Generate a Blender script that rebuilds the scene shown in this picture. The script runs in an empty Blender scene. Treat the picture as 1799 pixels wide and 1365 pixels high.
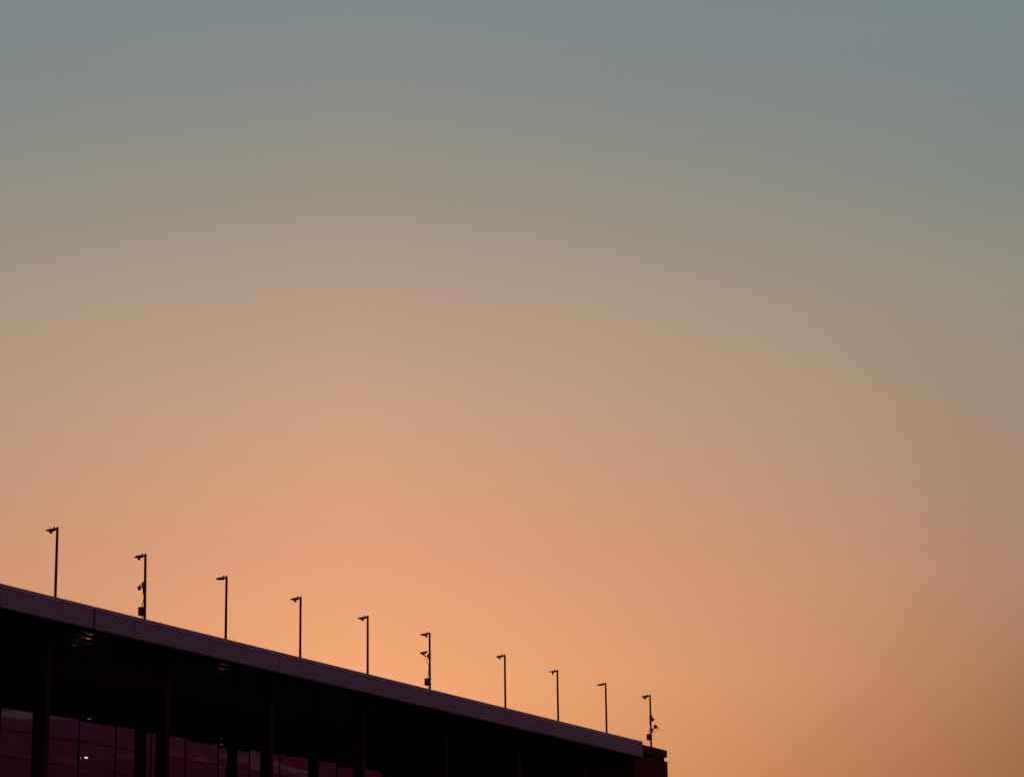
import bpy, bmesh, math, random
from mathutils import Vector, Matrix
random.seed(7)
S = bpy.context.scene
COL = S.collection
PI = math.pi

# ------------------------------------------------------------------ materials
def srgb(r, g, b):
    f = lambda c: c/12.92 if c <= .04045 else ((c+.055)/1.055)**2.4
    return (f(r/255), f(g/255), f(b/255), 1)

def mat(name, col, rough=.6, metal=0., ior=1.45, var=.25, scale=3., bump=0., spec=.5):
    m = bpy.data.materials.new(name); m.use_nodes = True
    nt = m.node_tree; b = nt.nodes['Principled BSDF']
    b.inputs['Roughness'].default_value = rough
    b.inputs['Metallic'].default_value = metal
    b.inputs['IOR'].default_value = ior
    b.inputs['Specular IOR Level'].default_value = spec
    tc = nt.nodes.new('ShaderNodeTexCoord')
    no = nt.nodes.new('ShaderNodeTexNoise'); no.inputs['Scale'].default_value = scale
    no.inputs['Detail'].default_value = 6
    nt.links.new(tc.outputs['Object'], no.inputs['Vector'])
    rp = nt.nodes.new('ShaderNodeValToRGB')
    rp.color_ramp.elements[0].position = .3; rp.color_ramp.elements[1].position = .7
    rp.color_ramp.elements[0].color = tuple(c*(1-var) for c in col[:3])+(1,)
    rp.color_ramp.elements[1].color = tuple(min(1, c*(1+var)) for c in col[:3])+(1,)
    nt.links.new(no.outputs['Fac'], rp.inputs['Fac'])
    nt.links.new(rp.outputs['Color'], b.inputs['Base Color'])
    if bump:
        bu = nt.nodes.new('ShaderNodeBump'); bu.inputs['Strength'].default_value = bump
        nt.links.new(no.outputs['Fac'], bu.inputs['Height'])
        nt.links.new(bu.outputs['Normal'], b.inputs['Normal'])
    return m

def glow(name, col, strength):
    m = bpy.data.materials.new(name); m.use_nodes = True
    b = m.node_tree.nodes['Principled BSDF']
    b.inputs['Base Color'].default_value = (.8, .75, .65, 1)
    b.inputs['Emission Color'].default_value = col
    b.inputs['Emission Strength'].default_value = strength
    return m

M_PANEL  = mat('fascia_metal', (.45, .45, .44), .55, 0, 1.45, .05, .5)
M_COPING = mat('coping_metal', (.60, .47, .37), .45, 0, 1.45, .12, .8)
M_TRIM   = mat('trim_metal', (.05, .018, .02), .5)
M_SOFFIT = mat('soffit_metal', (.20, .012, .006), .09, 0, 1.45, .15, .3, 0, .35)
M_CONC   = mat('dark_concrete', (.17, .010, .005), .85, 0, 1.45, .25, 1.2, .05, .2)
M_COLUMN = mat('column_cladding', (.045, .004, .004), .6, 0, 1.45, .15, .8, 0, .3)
M_ROOF   = mat('roof_deck', (.06, .05, .045), .9, 0, 1.45, .25, .6, .1, .2)
M_GAP    = mat('gap_shade', (.010, .003, .003), .95, 0, 1.45, .2, 2, 0, .1)  # near-black base colour stands in for the shade inside the recess
M_GLASS  = mat('tinted_glass', (.004, .0016, .003), .012, 0, 2.0, .1, .4)
M_FRAME  = mat('frame_metal', (.10, .008, .008), .5, 0, 1.45, .2, 2, 0, .3)
M_POLE   = mat('pole_paint', (.32, .018, .012), .55, 0, 1.45, .15, 2, 0, .3)
M_HEAD   = mat('lamp_head_paint', (.24, .012, .010), .5, 0, 1.45, .15, 4, 0, .3)
M_BOX    = mat('control_box_paint', (.16, .016, .014), .55, 0, 1.45, .15, 3, 0, .3)
M_CABLE  = mat('cable_sheath', (.05, .02, .012), .6)
M_LENS   = mat('lamp_lens', (.10, .06, .05), .2)
M_LIT    = glow('lit_lens', (1, .80, .48, 1), 1.6)
M_LAMP   = glow('lit_lamp', (1, .72, .45, 1), 1.15)
M_LAMP2  = glow('lit_lamp_cool', (1, .92, .80, 1), .9)
M_GROUND = mat('asphalt', (.035, .03, .03), .9, 0, 1.45, .3, .5, .1, .2)

# ------------------------------------------------------------------ mesh helpers
def box(bm, x0, x1, y0, y1, z0, z1, bev=0.):
    vs = [bm.verts.new((x, y, z)) for x in (x0, x1) for y in (y0, y1) for z in (z0, z1)]
    fs = [(0,1,3,2), (4,6,7,5), (0,4,5,1), (2,3,7,6), (0,2,6,4), (1,5,7,3)]
    fl = [bm.faces.new([vs[i] for i in f]) for f in fs]
    if bev:
        ed = list({e for f in fl for e in f.edges})
        bmesh.ops.bevel(bm, geom=ed, offset=bev, segments=2, affect='EDGES', profile=.5)
    return fl

def frame_of(d):
    d = d.normalized()
    a = Vector((0, 0, 1)) if abs(d.z) < .9 else Vector((1, 0, 0))
    u = d.cross(a).normalized(); v = d.cross(u).normalized()
    return u, v

def tube(bm, pts, radii, n=12, cap=True):
    pts = [Vector(p) for p in pts]
    if not hasattr(radii, '__len__'): radii = [radii]*len(pts)
    rings = []
    u, v = frame_of(pts[1]-pts[0])
    for i, p in enumerate(pts):
        d = (pts[min(i+1, len(pts)-1)]-pts[max(i-1, 0)]).normalized()
        u = (u-d*u.dot(d)).normalized(); v = d.cross(u)
        rings.append([bm.verts.new(p+(u*math.cos(2*PI*k/n)+v*math.sin(2*PI*k/n))*radii[i]) for k in range(n)])
    for a, b in zip(rings, rings[1:]):
        for k in range(n):
            f = bm.faces.new((a[k], a[(k+1) % n], b[(k+1) % n], b[k])); f.smooth = True
    if cap:
        bm.faces.new(rings[0][::-1]); bm.faces.new(rings[-1])

def bez(p0, p1, p2, p3, n=10):
    P = [Vector(p) for p in (p0, p1, p2, p3)]
    return [P[0]*(1-t)**3+P[1]*3*t*(1-t)**2+P[2]*3*t*t*(1-t)+P[3]*t**3 for t in [i/n for i in range(n+1)]]

def link(name, bm, m, parent=None, loc=(0, 0, 0)):
    bmesh.ops.recalc_face_normals(bm, faces=bm.faces)
    me = bpy.data.meshes.new(name); bm.to_mesh(me); bm.free()
    me.materials.append(m)
    o = bpy.data.objects.new(name, me); COL.objects.link(o)
    o.location = loc
    if parent: o.parent = parent
    return o

def thing(name, label, cat, loc, group=None):
    o = bpy.data.objects.new(name, None); COL.objects.link(o)
    o.empty_display_size = .3; o.location = loc
    o['label'] = label; o['category'] = cat
    if group: o['group'] = group
    return o

def clone(o, parent, loc=None):
    c = o.copy(); COL.objects.link(c); c.parent = parent
    if loc is not None: c.location = loc
    return c

def copy_tree(o, parent):
    c = clone(o, parent)
    for ch in list(o.children): copy_tree(ch, c)
    return c

# ------------------------------------------------------------------ ground
bm = bmesh.new()
for f in box(bm, -3000, 3000, -3000, 3000, -.5, 0): pass
g = link('ground', bm, M_GROUND); g['kind'] = 'structure'

# ------------------------------------------------------------------ the building
# the facade runs along +X; Y = 75 is the front of the fascia band
YF, ZB, ZL, ZT = 75., 22.26, 23.20, 23.42     # fascia front, soffit, coping joint, top
X0, XE, XEND = 59.93, 173.72, 180.05
YG = 85.75                                     # glass plane
B = thing('terminal_building', 'long dark building with pale purple fascia band above glazed wall and columns', 'building', (X0, YF, 0))
bx, by = X0, YF
def L(x, y, z): return (x-bx, y-by, z)
def bbox(bm, x0, x1, y0, y1, z0, z1, bev=0.): return box(bm, x0-bx, x1-bx, y0-by, y1-by, z0, z1, bev)

# fascia panels, 3.5 m apart, with an open joint at X 105.87
joints = [105.87+3.516*k for k in range(-13, 20)]
joints = [j for j in joints if j < XE-.5]
edges = joints+[XE]
for i in range(len(edges)-1):
    a, b = edges[i]+.014, edges[i+1]-(.014 if i+1 < len(edges)-1 else 0)
    if abs(edges[i]-105.87) < .01: a = edges[i]+.075
    if abs(edges[i+1]-105.87) < .01: b = edges[i+1]-.075
    bm = bmesh.new(); dy = random.uniform(-.004, .004)
    bbox(bm, a, b, YF+dy, YF+.06, ZB+.05, ZL-.012, .006)
    p = link('fascia_panel', bm, M_PANEL, B)
    # sloping coping panel above it
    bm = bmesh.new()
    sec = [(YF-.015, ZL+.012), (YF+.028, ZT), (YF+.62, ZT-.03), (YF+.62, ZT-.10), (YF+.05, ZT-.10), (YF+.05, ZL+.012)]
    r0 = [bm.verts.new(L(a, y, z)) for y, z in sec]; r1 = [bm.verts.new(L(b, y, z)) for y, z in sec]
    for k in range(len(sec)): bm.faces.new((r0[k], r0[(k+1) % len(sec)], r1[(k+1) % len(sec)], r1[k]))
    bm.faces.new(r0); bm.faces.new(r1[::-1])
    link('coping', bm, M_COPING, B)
# carrier wall behind the panels and bottom drip trim
bm = bmesh.new(); bbox(bm, edges[0], XE-.03, YF+.064, YF+.60, ZB+.055, ZT-.105); link('parapet', bm, M_TRIM, B)
bm = bmesh.new(); bbox(bm, edges[0], XE, YF-.012, YF+.60, ZB-.02, ZB+.046, .01); link('drip_trim', bm, M_TRIM, B)

# ribbed soffit
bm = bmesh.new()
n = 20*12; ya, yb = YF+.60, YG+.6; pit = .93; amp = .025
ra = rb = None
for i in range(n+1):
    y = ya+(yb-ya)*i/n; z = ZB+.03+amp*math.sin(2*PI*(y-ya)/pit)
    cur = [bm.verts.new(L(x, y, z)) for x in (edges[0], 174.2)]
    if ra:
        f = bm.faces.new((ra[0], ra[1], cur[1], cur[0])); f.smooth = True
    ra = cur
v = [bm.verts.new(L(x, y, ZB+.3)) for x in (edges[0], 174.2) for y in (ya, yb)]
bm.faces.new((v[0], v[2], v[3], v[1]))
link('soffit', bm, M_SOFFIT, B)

# roof deck and body behind the glass
bm = bmesh.new(); bbox(bm, edges[0], 179.7, YF+1.12, 118, 22.62, 22.80); link('roof', bm, M_ROOF, B)
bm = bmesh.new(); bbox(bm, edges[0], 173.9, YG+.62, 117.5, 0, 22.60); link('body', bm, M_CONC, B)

# end block with its own parapet and a shadow gap between them
bm = bmesh.new(); bbox(bm, 174.0, XEND+.05, YF+.78, 118.2, 0, 22.60, .05); link('end_block', bm, M_CONC, B)
bm = bmesh.new()
bbox(bm, 173.3, XEND+.06, YF+.82, YF+1.08, 22.86, 23.425, 0)
ed = [e for e in bm.edges if all(abs(v.co.x-(XEND+.06-bx)) < 1e-4 for v in e.verts) and abs(e.verts[0].co.y-e.verts[1].co.y) > .1]
bmesh.ops.bevel(bm, geom=ed, offset=.16, segments=4, affect='EDGES', profile=.5)
link('parapet', bm, M_CONC, B)
bm = bmesh.new(); bbox(bm, 179.2, XEND-.03, YF+1.085, 118.1, 22.86, 23.40, .05); link('parapet', bm, M_CONC, B)
bm = bmesh.new(); bbox(bm, 173.4, 179.74, YF+.90, YF+1.085, 22.605, 22.855); link('shadow_gap', bm, M_GAP, B)

# columns
cx = [84.6, 95.18, 105.75, 116.38, 126.9, 137.45, 148.15, 158.75, 169.3]
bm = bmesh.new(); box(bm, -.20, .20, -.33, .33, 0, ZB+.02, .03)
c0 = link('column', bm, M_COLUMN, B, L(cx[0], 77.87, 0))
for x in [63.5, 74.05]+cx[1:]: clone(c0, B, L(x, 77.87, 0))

# glazed wall: one window per bay between mullions
zs = [17.37+1.445*k for k in range(-12, 4)]
zs = [z for z in zs if z > .5]+[ZB+.02]
mull = [119.88+3.566*k for k in range(-15, 16)]
for i in range(len(mull)-1):
    xa, xb = mull[i], mull[i+1]
    if xb > 174: break
    bm = bmesh.new(); w = xb-xa
    yaw = random.gauss(0, .0006)
    for z0, z1 in zip(zs, zs[1:]):
        tx, tz = random.gauss(0, .0006), random.gauss(0, .0014)
        px, pz = random.gauss(0, .0022), random.gauss(.0008, .0022)
        ph = random.uniform(0, 6)
        nx, nz = 10, 6; grid = []
        for a in range(nx+1):
            row = []
            for b in range(nz+1):
                u, q = a/nx-.5, b/nz-.5
                y = (tx+yaw)*u*w+tz*q*(z1-z0)+px*math.cos(u*PI)+pz*math.cos(q*PI)+.0006*math.sin(u*5+ph)*math.cos(q*3)
                row.append(bm.verts.new((u*(w-.02), y, (z0+z1)/2+q*(z1-z0-.02))))
            grid.append(row)
        for a in range(nx):
            for b in range(nz):
                f = bm.faces.new((grid[a][b], grid[a+1][b], grid[a+1][b+1], grid[a][b+1])); f.smooth = True
        # thickness behind the pane
        back = [bm.verts.new((s*(w-.02)/2, .03, (z0+z1)/2+t*(z1-z0-.02)/2)) for s, t in ((-1,-1), (1,-1), (1,1), (-1,1))]
        bm.faces.new(back)
    win = link('window', bm, M_GLASS, B, L((xa+xb)/2, YG, 0))
    bm = bmesh.new()
    box(bm, -w/2-.018, -w/2+.018, -.045, .05, 0, ZB)
    for z in zs[:-1]: box(bm, -w/2+.019, w/2-.019, -.03, .05, z-.024, z+.024)
    link('frame', bm, M_FRAME, win)

# small bright lamp on the glazed wall; unseen uplights added for soffit glints
bm = bmesh.new(); box(bm, -.13, .10, -.06, 0, -.05, .05, .015)
o = link('wall_lamp', bm, M_FRAME, B, L(120.42, YG-.05, 17.96))
bm = bmesh.new()
tube(bm, [(-.17, -.095, 0), (-.12, -.095, 0), (.09, -.095, 0), (.14, -.095, 0)], [.01, .04, .04, .01], 14)
link('lamp_lens', bm, M_LAMP, o)
for x, e, lw in ((122.2, 15., .2), (136.3, 6., .14), (142.3, .7, .14), (148.9, .3, .14)):
    bm = bmesh.new()
    box(bm, -.30, .30, -.24, -.225, -.05, .05); box(bm, -.30, .30, -.02, 0, -.05, .05)
    box(bm, -.30, -.285, -.224, -.021, -.05, .05); box(bm, .285, .30, -.224, -.021, -.05, .05)
    box(bm, -.284, .284, -.224, -.021, -.05, -.02)
    o = link('glint_uplight', bm, M_FRAME, B, L(x, YG-.05, 16.6))
    bm = bmesh.new(); box(bm, -lw, lw, -.215, -.03, -.019, .0)
    link('lamp_lens', bm, glow('glint_uplight_lens', (1, .32, .09, 1), e), o)
# recessed lamps along the soffit edge
for x, s in ((134.2, .2), (149.3, .12)):
    bm = bmesh.new(); box(bm, -s-.05, s+.05, -.12, .12, -.05, .05, .004)
    box(bm, -s-.05, s+.05, .121, .40, .0, .012)
    o = link('soffit_lamp', bm, M_FRAME, B, L(x, 76.1, ZB-.02))
    bm = bmesh.new(); box(bm, -s, s, .1205, .126, -.044, -.006)
    link('lamp_lens', bm, M_LAMP2, o)
# thin lightning rod on the coping
bm = bmesh.new(); tube(bm, [(0, 0, -.02), (0, 0, .14)], [.012, .006], 8)
link('lightning_rod', bm, M_POLE, B, L(112.0, YF+.2, ZT))

# ------------------------------------------------------------------ lamp posts
YP, ZR, TOP = 76.2, 22.82, 27.245
bmP = bmesh.new(); tube(bmP, [(0, 0, .02), (0, 0, TOP-ZR-.05), (0, 0, TOP-ZR-.012), (0, 0, TOP-ZR)], [.072, .064, .064, .052], 20)
bmB = bmesh.new(); box(bmB, -.14, .14, -.14, .14, 0, .025, .004)
for sx in (-1, 1):
    for sy in (-1, 1): tube(bmB, [(sx*.1, sy*.1, .024), (sx*.1, sy*.1, .07)], .014, 8)

def head_bm(tip=.67, thick=1.):
    # flat cobra head seen side on, reaching over the deck (+Y), drooping a little
    bm = bmesh.new()
    prof = [(.05, .034, .034, .035), (.11, .036, .055, .05), (.15, .044, .062, .10), (.26, .050, .072, .125), (.38, .047, .076, .135),
            (.49, .038, .072, .125), (.58, .028, .064, .10), (tip-.03, .010, .052, .07), (tip, -.010, .030, .04)]
    rings = []
    for y, up, dn, hw in prof:
        zc = -.088-.018*(y-.1)
        ring = []
        for k in range(16):
            a = 2*PI*k/16; c, s = math.cos(a), math.sin(a)
            c = math.copysign(abs(c)**.7, c); s = math.copysign(abs(s)**.8, s)
            ring.append(bm.verts.new((hw*c, y, zc+(up if s > 0 else dn)*s*thick+(up*0))))
        rings.append(ring)
    for a, b in zip(rings, rings[1:]):
        for k in range(16):
            f = bm.faces.new((a[k], a[(k+1) % 16], b[(k+1) % 16], b[k])); f.smooth = True
    bm.faces.new(rings[0]); bm.faces.new(rings[-1][::-1])
    return bm
def photocell_bm():
    bm = bmesh.new(); tube(bm, [(0, 0, -.02), (0, 0, .06), (0, 0, .08)], [.044, .044, .026], 14); return bm
def shield_bm(w=.12, h=.15):
    bm = bmesh.new(); box(bm, -.06, .06, -w/2, w/2, -h, .02, .006)
    for v in bm.verts:
        if v.co.z < -.05: v.co.z += (.35 if w < .15 else 0)*v.co.y      # cut off at a slant
    return bm
def lens_bm(y0=.22, y1=.52):
    bm = bmesh.new(); box(bm, -.085, .085, y0, y1, -.012, .02, .004); return bm

ME = {}
def once(key, bm, name):
    if key not in ME:
        bmesh.ops.recalc_face_normals(bm, faces=bm.faces)
        me = bpy.data.meshes.new(name); bm.to_mesh(me); ME[key] = me
    bm.free()
    return ME[key]
def part(name, me, m, parent, loc=(0, 0, 0), rot=(0, 0, 0)):
    if not me.materials: me.materials.append(m)
    o = bpy.data.objects.new(name, me); COL.objects.link(o)
    o.location = loc; o.rotation_euler = rot; o.parent = parent
    return o

def lamp_post(x, label, shield=.45, sw=.12, sh=.14, lit=False, dz=0., lean=0.):
    t = thing('lamp_post', label, 'lamp post', (x, YP, ZR), 'lamp posts along the parapet')
    t.rotation_euler = (lean, 0, 0)
    p = part('pole', once('pole', bmP.copy(), 'pole'), M_POLE, t); p.scale.z = (TOP-ZR+dz)/(TOP-ZR)
    part('base_plate', once('base', bmB.copy(), 'base_plate'), M_POLE, p)
    h = part('lamp_head', once('head', head_bm(), 'lamp_head'), M_HEAD, t, (0, 0, TOP-ZR+dz))
    part('photocell', once('cell', photocell_bm(), 'photocell'), M_HEAD, h, (0, .185, -.045))
    ln = part('lens', once('lens_lit' if lit else 'lens', lens_bm(.45, .565) if lit else lens_bm(), 'lens'), M_LIT if lit else M_LENS, h, (0, 0, -.160 if lit else -.168))
    if lit: ln['label'] = 'glowing warm white lens'
    if shield is not None:
        part('glare_shield', once('sh%.2f%.2f' % (sw, sh), shield_bm(sw, sh), 'glare_shield'), M_HEAD, h, (0, shield, -.165))
    return t

def strap(parent, z):
    bm = bmesh.new(); tube(bm, [(0, 0, -.022), (0, 0, .022)], .068, 16)
    box(bm, -.025, .025, -.105, -.066, -.016, .016, .004)
    return link('strap', bm, M_POLE, parent, (0, 0, z))
def boxpart(name, parent, y0, y1, z0, z1, w=.12, m=M_BOX):
    bm = bmesh.new(); box(bm, -w/2, w/2, y0, y1, z0, z1, .012)
    # lid lip
    box(bm, -w/2-.012, -w/2-.001, y0+.02, y1-.02, z0+.02, z1-.02, .004)
    return link(name, bm, m, parent)
def cable(parent, *curves, r=.018):
    bm = bmesh.new()
    for c in curves: tube(bm, bez(*c, n=14), r, 8)
    return link('cable', bm, M_CABLE, parent)
R = lambda z: z-ZR

posts = {}
posts[1] = lamp_post(104.23, 'plain dark lamp post nearest the left edge of the photo, first of the row', .39, .11, .12)
posts[2] = lamp_post(112.02, 'lamp post carrying a round dome camera on a gooseneck arm and a control box', .40, .11, .13, dz=-.06, lean=-.012)
posts[3] = lamp_post(119.79, 'bare lamp post with smooth head, just right of the dome camera post', None, dz=-.03)
posts[4] = lamp_post(127.67, 'dark lamp post with stub under its head, next right of a bare smooth headed post', .36, .10, .125)
posts[5] = lamp_post(135.50, 'dark lamp post with stub under its head, next left of the bullet camera post', .36, .10, .125)
posts[6] = lamp_post(143.38, 'lamp post carrying a long bullet camera on an arm and a control box', .25, .10, .14, dz=.07)
posts[7] = lamp_post(153.92, 'dark lamp post with stub under its head, next right of the bullet camera post', .40, .085, .14, dz=.03)
posts[8] = lamp_post(162.03, 'dark lamp post whose lamp head glows warm white underneath', .37, .075, .15, lit=True)
posts[9] = lamp_post(170.08, 'bare lamp post with smooth head, above the right end of the pale fascia', None, dz=.06)
posts[10] = lamp_post(178.06, 'lamp post with square tilted antennas and a control box at the roof corner', .42, .17, .13, dz=.12)

# --- dome camera post
t = posts[2]
boxpart('control_box', t, .075, .335, R(23.95), R(24.40), .26)
for z in (24.02, 24.36, 25.44, 25.69): strap(t, R(z))
br = boxpart('camera_bracket', t, .05, .175, R(25.40), R(25.70), .12)
bm = bmesh.new()
tube(bm, bez((0, .17, R(25.56)), (0, .33, R(25.58)), (0, .35, R(25.58)), (0, .35, R(25.49)), 10), .027, 10)
link('arm', bm, M_POLE, br)
bm = bmesh.new()
tube(bm, [(0, 0, .10), (0, 0, .085), (0, 0, .075), (0, 0, .02), (0, 0, .0), (0, 0, -.02)], [.03, .05, .09, .112, .118, .112], 20)
dc = link('dome_camera', bm, M_HEAD, t, (0, .35, R(25.43)))
bm = bmesh.new()
pts = [(0, 0, -.021)]+[(0, 0, -.02-.13*math.sin(a*PI/2/6)) for a in range(1, 7)]
tube(bm, pts, [.088]+[.088*math.cos(a*PI/2/6)+.004 for a in range(1, 7)], 18)
link('dome', bm, M_LENS, dc)
cable(t, ((0, .13, R(25.40)), (0, .14, R(25.1)), (0, .06, R(25.05)), (0, .075, R(24.85))),
         ((0, .075, R(24.85)), (0, .08, R(24.7)), (0, .16, R(24.6)), (0, .165, R(24.39))),
         ((0, .10, R(25.40)), (0, .11, R(25.2)), (0, .07, R(25.1)), (0, .07, R(24.9))))
cable(t, ((0, .15, R(23.96)), (0, .15, R(23.8)), (0, .15, R(23.4)), (0, .13, .03)), r=.028)

# --- bullet camera post
t = posts[6]
boxpart('control_box', t, .07, .325, R(24.0), R(24.44), .24)
for z in (24.05, 24.40, 25.68, 25.94): strap(t, R(z))
br = boxpart('camera_bracket', t, .05, .14, R(25.66), R(25.96), .12)
bm = bmesh.new(); tube(bm, [(0, .12, R(25.80)), (0, .28, R(25.84)), (0, .40, R(25.88)), (0, .44, R(25.94))], [.03, .03, .032, .034], 10)
link('arm', bm, M_POLE, br)
bm = bmesh.new()
box(bm, -.065, .065, -.24, .19, -.055, .045, .018)            # housing
box(bm, -.08, .08, -.27, .23, .046, .066, .006)               # sun shade
box(bm, -.03, .03, -.05, .07, -.14, -.056, .008)              # tilt joint
bc = link('bullet_camera', bm, M_HEAD, t, (0, .44, R(26.055)))
bc.rotation_euler = (-.09, 0, 0)
bm = bmesh.new(); tube(bm, [(0, .185, -.005), (0, .21, -.005)], [.045, .04], 14); link('lens', bm, M_LENS, bc)
cable(t, ((0, .33, R(25.97)), (0, .33, R(25.75)), (0, .20, R(25.45)), (0, .07, R(25.2))),
         ((0, .07, R(25.2)), (0, .07, R(24.9)), (0, .13, R(24.75)), (0, .14, R(24.43))))
cable(t, ((0, .12, R(24.01)), (0, .12, R(23.9)), (0, .10, R(23.7)), (0, .09, .03)), r=.016)

# --- antenna post
t = posts[10]
boxpart('control_box', t, .065, .31, R(24.02), R(24.47), .22)
for z in (24.06, 24.42, 24.95, 25.80): strap(t, R(z))
boxpart('antenna_bracket', t, -.13, .075, R(25.50), R(25.84), .13)
def antenna(loc, s, rot):
    bm = bmesh.new(); box(bm, -.035, .035, -s/2, s/2, -s/2, s/2, .02)
    o = link('panel_antenna', bm, M_HEAD, t, loc); o.rotation_euler = rot
    bm = bmesh.new(); box(bm, .036, .075, -s/4, s/4, -s/4, s/4, .008); link('rear_plate', bm, M_POLE, o)
    return o
antenna((-.02, -.165, R(25.52)), .24, (math.radians(48), 0, 0))
antenna((-.02, -.385, R(24.97)), .27, (math.radians(40), 0, 0))
br = boxpart('antenna_bracket', t, -.175, -.03, R(24.62), R(24.86), .14)
bm = bmesh.new(); tube(bm, [(0, -.12, R(24.75)), (0, -.26, R(24.85)), (0, -.34, R(24.92))], .018, 8)
link('arm', bm, M_POLE, br)
bm = bmesh.new()
tube(bm, [(0, -.50, R(24.86)), (0, -.68, R(24.80))], .012, 8); tube(bm, [(0, -.60, R(24.95)), (0, -.54, R(24.74))], .010, 8)
tube(bm, [(0, -.64, R(24.92)), (0, -.59, R(24.74))], .009, 8); tube(bm, [(0, -.46, R(24.90)), (0, -.51, R(24.85))], .014, 8)
link('whip_antenna', bm, M_POLE, t)
cable(t, ((0, -.50, R(24.80)), (0, -.40, R(24.50)), (0, -.28, R(24.48)), (0, -.16, R(24.58))), r=.014)
cable(t, ((0, .05, R(25.5)), (0, .13, R(25.3)), (0, .02, R(25.05)), (0, .07, R(24.9))),
         ((0, .07, R(24.9)), (0, .13, R(24.8)), (0, .16, R(24.7)), (0, .15, R(24.46))), r=.016)
cable(t, ((0, .15, R(24.03)), (0, .14, R(23.9)), (0, .04, R(23.8)), (0, .07, R(23.55))), r=.016)

# ------------------------------------------------------------------ sky
AZ = 29.7                     # azimuth of the after-glow (degrees from +X)
w = bpy.data.worlds.new('World'); S.world = w; w.use_nodes = True
nt = w.node_tree; N = nt.nodes; N.clear()
def node(t, **k):
    n = N.new(t)
    for a, b in k.items(): setattr(n, a, b)
    return n
def lk(a, b): nt.links.new(a, b)
def mth(op, a, b=None, clamp=False):
    n = node('ShaderNodeMath', operation=op, use_clamp=clamp)
    for i, v in enumerate((a, b)):
        if v is None: continue
        if isinstance(v, (int, float)): n.inputs[i].default_value = v
        else: lk(v, n.inputs[i])
    return n.outputs[0]
tc = node('ShaderNodeTexCoord'); sx = node('ShaderNodeSeparateXYZ'); lk(tc.outputs['Generated'], sx.inputs[0])
el = mth('MULTIPLY', mth('ARCSINE', sx.outputs[2]), 180/PI)
az = mth('MULTIPLY', mth('ARCTAN2', sx.outputs[1], sx.outputs[0]), 180/PI)
off = mth('ABSOLUTE', mth('SUBTRACT', az, AZ))
# broad, faint unevenness of the air
nz = node('ShaderNodeTexNoise'); nz.inputs['Scale'].default_value = 14; nz.inputs['Detail'].default_value = 3
lk(tc.outputs['Generated'], nz.inputs['Vector'])
el2 = mth('ADD', el, mth('MULTIPLY', mth('SUBTRACT', nz.outputs['Fac'], .5), .35))
fac = mth('DIVIDE', el2, 60., True)
def ramp(stops):
    r = node('ShaderNodeValToRGB'); cr = r.color_ramp; cr.interpolation = 'LINEAR'
    while len(cr.elements) < len(stops): cr.elements.new(.5)
    for e, (p, c) in zip(cr.elements, stops): e.position = p/60.; e.color = srgb(*c)
    lk(fac, r.inputs['Fac']); return r.outputs['Color']
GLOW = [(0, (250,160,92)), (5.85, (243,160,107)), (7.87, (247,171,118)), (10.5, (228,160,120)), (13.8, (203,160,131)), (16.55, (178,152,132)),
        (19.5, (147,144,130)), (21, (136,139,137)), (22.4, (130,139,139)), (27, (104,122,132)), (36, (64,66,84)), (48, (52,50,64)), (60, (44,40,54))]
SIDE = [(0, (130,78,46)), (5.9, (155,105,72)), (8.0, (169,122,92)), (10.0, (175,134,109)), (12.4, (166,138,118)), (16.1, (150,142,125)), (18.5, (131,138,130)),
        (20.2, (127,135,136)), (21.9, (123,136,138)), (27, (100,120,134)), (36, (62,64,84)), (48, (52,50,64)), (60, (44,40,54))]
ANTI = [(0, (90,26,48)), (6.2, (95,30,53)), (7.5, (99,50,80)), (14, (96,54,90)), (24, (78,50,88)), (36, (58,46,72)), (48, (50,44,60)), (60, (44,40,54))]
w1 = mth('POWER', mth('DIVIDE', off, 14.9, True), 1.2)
mr = node('ShaderNodeMapRange', interpolation_type='SMOOTHSTEP')
mr.inputs[1].default_value = 17; mr.inputs[2].default_value = 58
lk(off, mr.inputs[0])
def mix(f, a, b, mode='MIX'):
    m = node('ShaderNodeMix', data_type='RGBA', blend_type=mode)
    if isinstance(f, (int, float)): m.inputs[0].default_value = f
    else: lk(f, m.inputs[0])
    for s, v in ((6, a), (7, b)):
        if isinstance(v, tuple): m.inputs[s].default_value = v
        else: lk(v, m.inputs[s])
    return m.outputs[2]
c1 = mix(w1, ramp(GLOW), ramp(SIDE))
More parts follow.
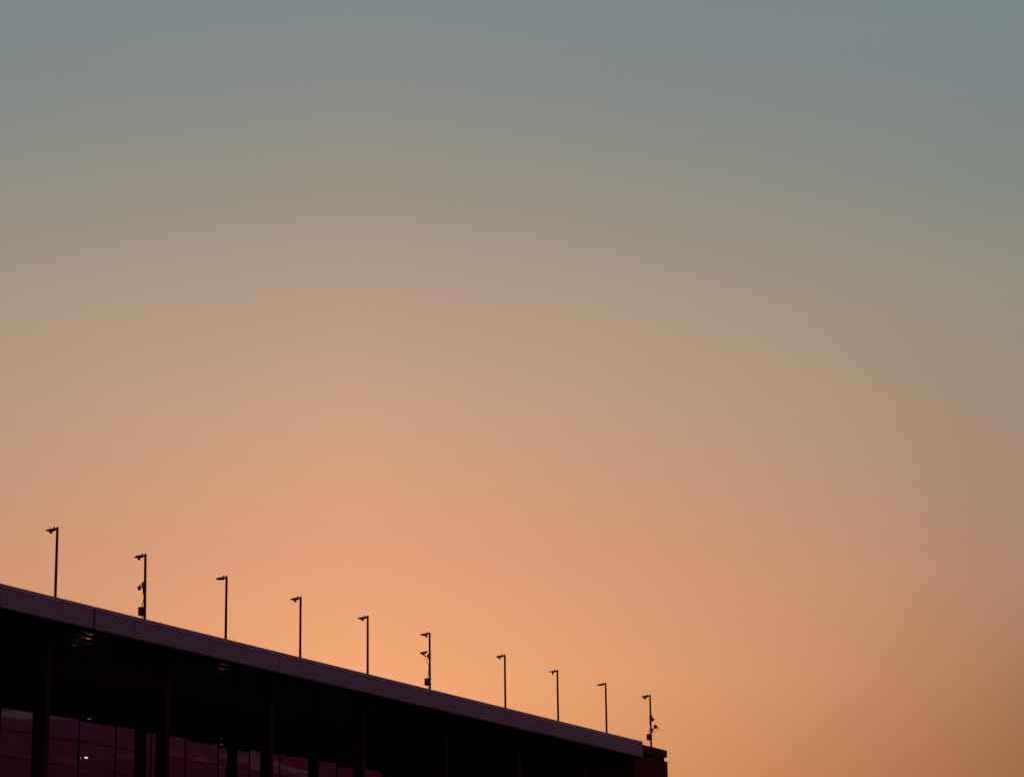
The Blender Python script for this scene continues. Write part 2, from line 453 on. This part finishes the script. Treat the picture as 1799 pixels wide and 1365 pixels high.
# streaky dusk clouds on the far side of the sky, away from the glow
mp = node('ShaderNodeMapping'); mp.inputs['Scale'].default_value = (3, 3, 62)
lk(tc.outputs['Generated'], mp.inputs['Vector'])
cn = node('ShaderNodeTexNoise'); cn.inputs['Scale'].default_value = 1.6; cn.inputs['Detail'].default_value = 5
lk(mp.outputs['Vector'], cn.inputs['Vector'])
cr = node('ShaderNodeMapRange', interpolation_type='SMOOTHSTEP'); cr.inputs[1].default_value = .53; cr.inputs[2].default_value = .70
cr.inputs[4].default_value = .75
lk(cn.outputs['Fac'], cr.inputs[0])
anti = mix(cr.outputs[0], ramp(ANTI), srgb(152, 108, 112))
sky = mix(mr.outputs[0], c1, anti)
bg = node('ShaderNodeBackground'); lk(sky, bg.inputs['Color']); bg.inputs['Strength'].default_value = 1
ns = node('ShaderNodeTexSky'); ns.sky_type = 'NISHITA'; ns.sun_disc = False
ns.sun_elevation = math.radians(-5); ns.sun_rotation = math.radians(90-AZ)
bg2 = node('ShaderNodeBackground'); lk(ns.outputs[0], bg2.inputs['Color']); bg2.inputs['Strength'].default_value = .05
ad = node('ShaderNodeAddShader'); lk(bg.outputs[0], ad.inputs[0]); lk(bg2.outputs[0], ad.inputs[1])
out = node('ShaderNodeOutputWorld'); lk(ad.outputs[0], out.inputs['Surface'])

sun = bpy.data.lights.new('sun', 'SUN'); sun.energy = .08; sun.angle = math.radians(8); sun.color = (1, .62, .34)
so = bpy.data.objects.new('sun', sun); COL.objects.link(so)
d = Vector((math.cos(math.radians(AZ)), math.sin(math.radians(AZ)), math.tan(math.radians(1.5))))
so.rotation_euler = d.to_track_quat('Z', 'Y').to_euler()

# ------------------------------------------------------------------ camera
hd, pt, rl = math.radians(26.102), math.radians(14.26), math.radians(.75)
fw = Vector((math.cos(hd)*math.cos(pt), math.sin(hd)*math.cos(pt), math.sin(pt)))
rt = Vector((math.sin(hd), -math.cos(hd), 0)); up = rt.cross(fw)
r2 = rt*math.cos(rl)-up*math.sin(rl); u2 = up*math.cos(rl)+rt*math.sin(rl)
cd = bpy.data.cameras.new('camera'); cd.sensor_width = 36; cd.lens = 36*4600/1799
cd.clip_start = .5; cd.clip_end = 6000
co = bpy.data.objects.new('camera', cd); COL.objects.link(co)
co.matrix_world = Matrix(((r2.x, u2.x, -fw.x, 0), (r2.y, u2.y, -fw.y, 0), (r2.z, u2.z, -fw.z, 1.7), (0, 0, 0, 1)))
S.camera = co

S.view_settings.view_transform = 'Standard'; S.view_settings.look = 'None'
S.view_settings.exposure = 0; S.view_settings.gamma = 1
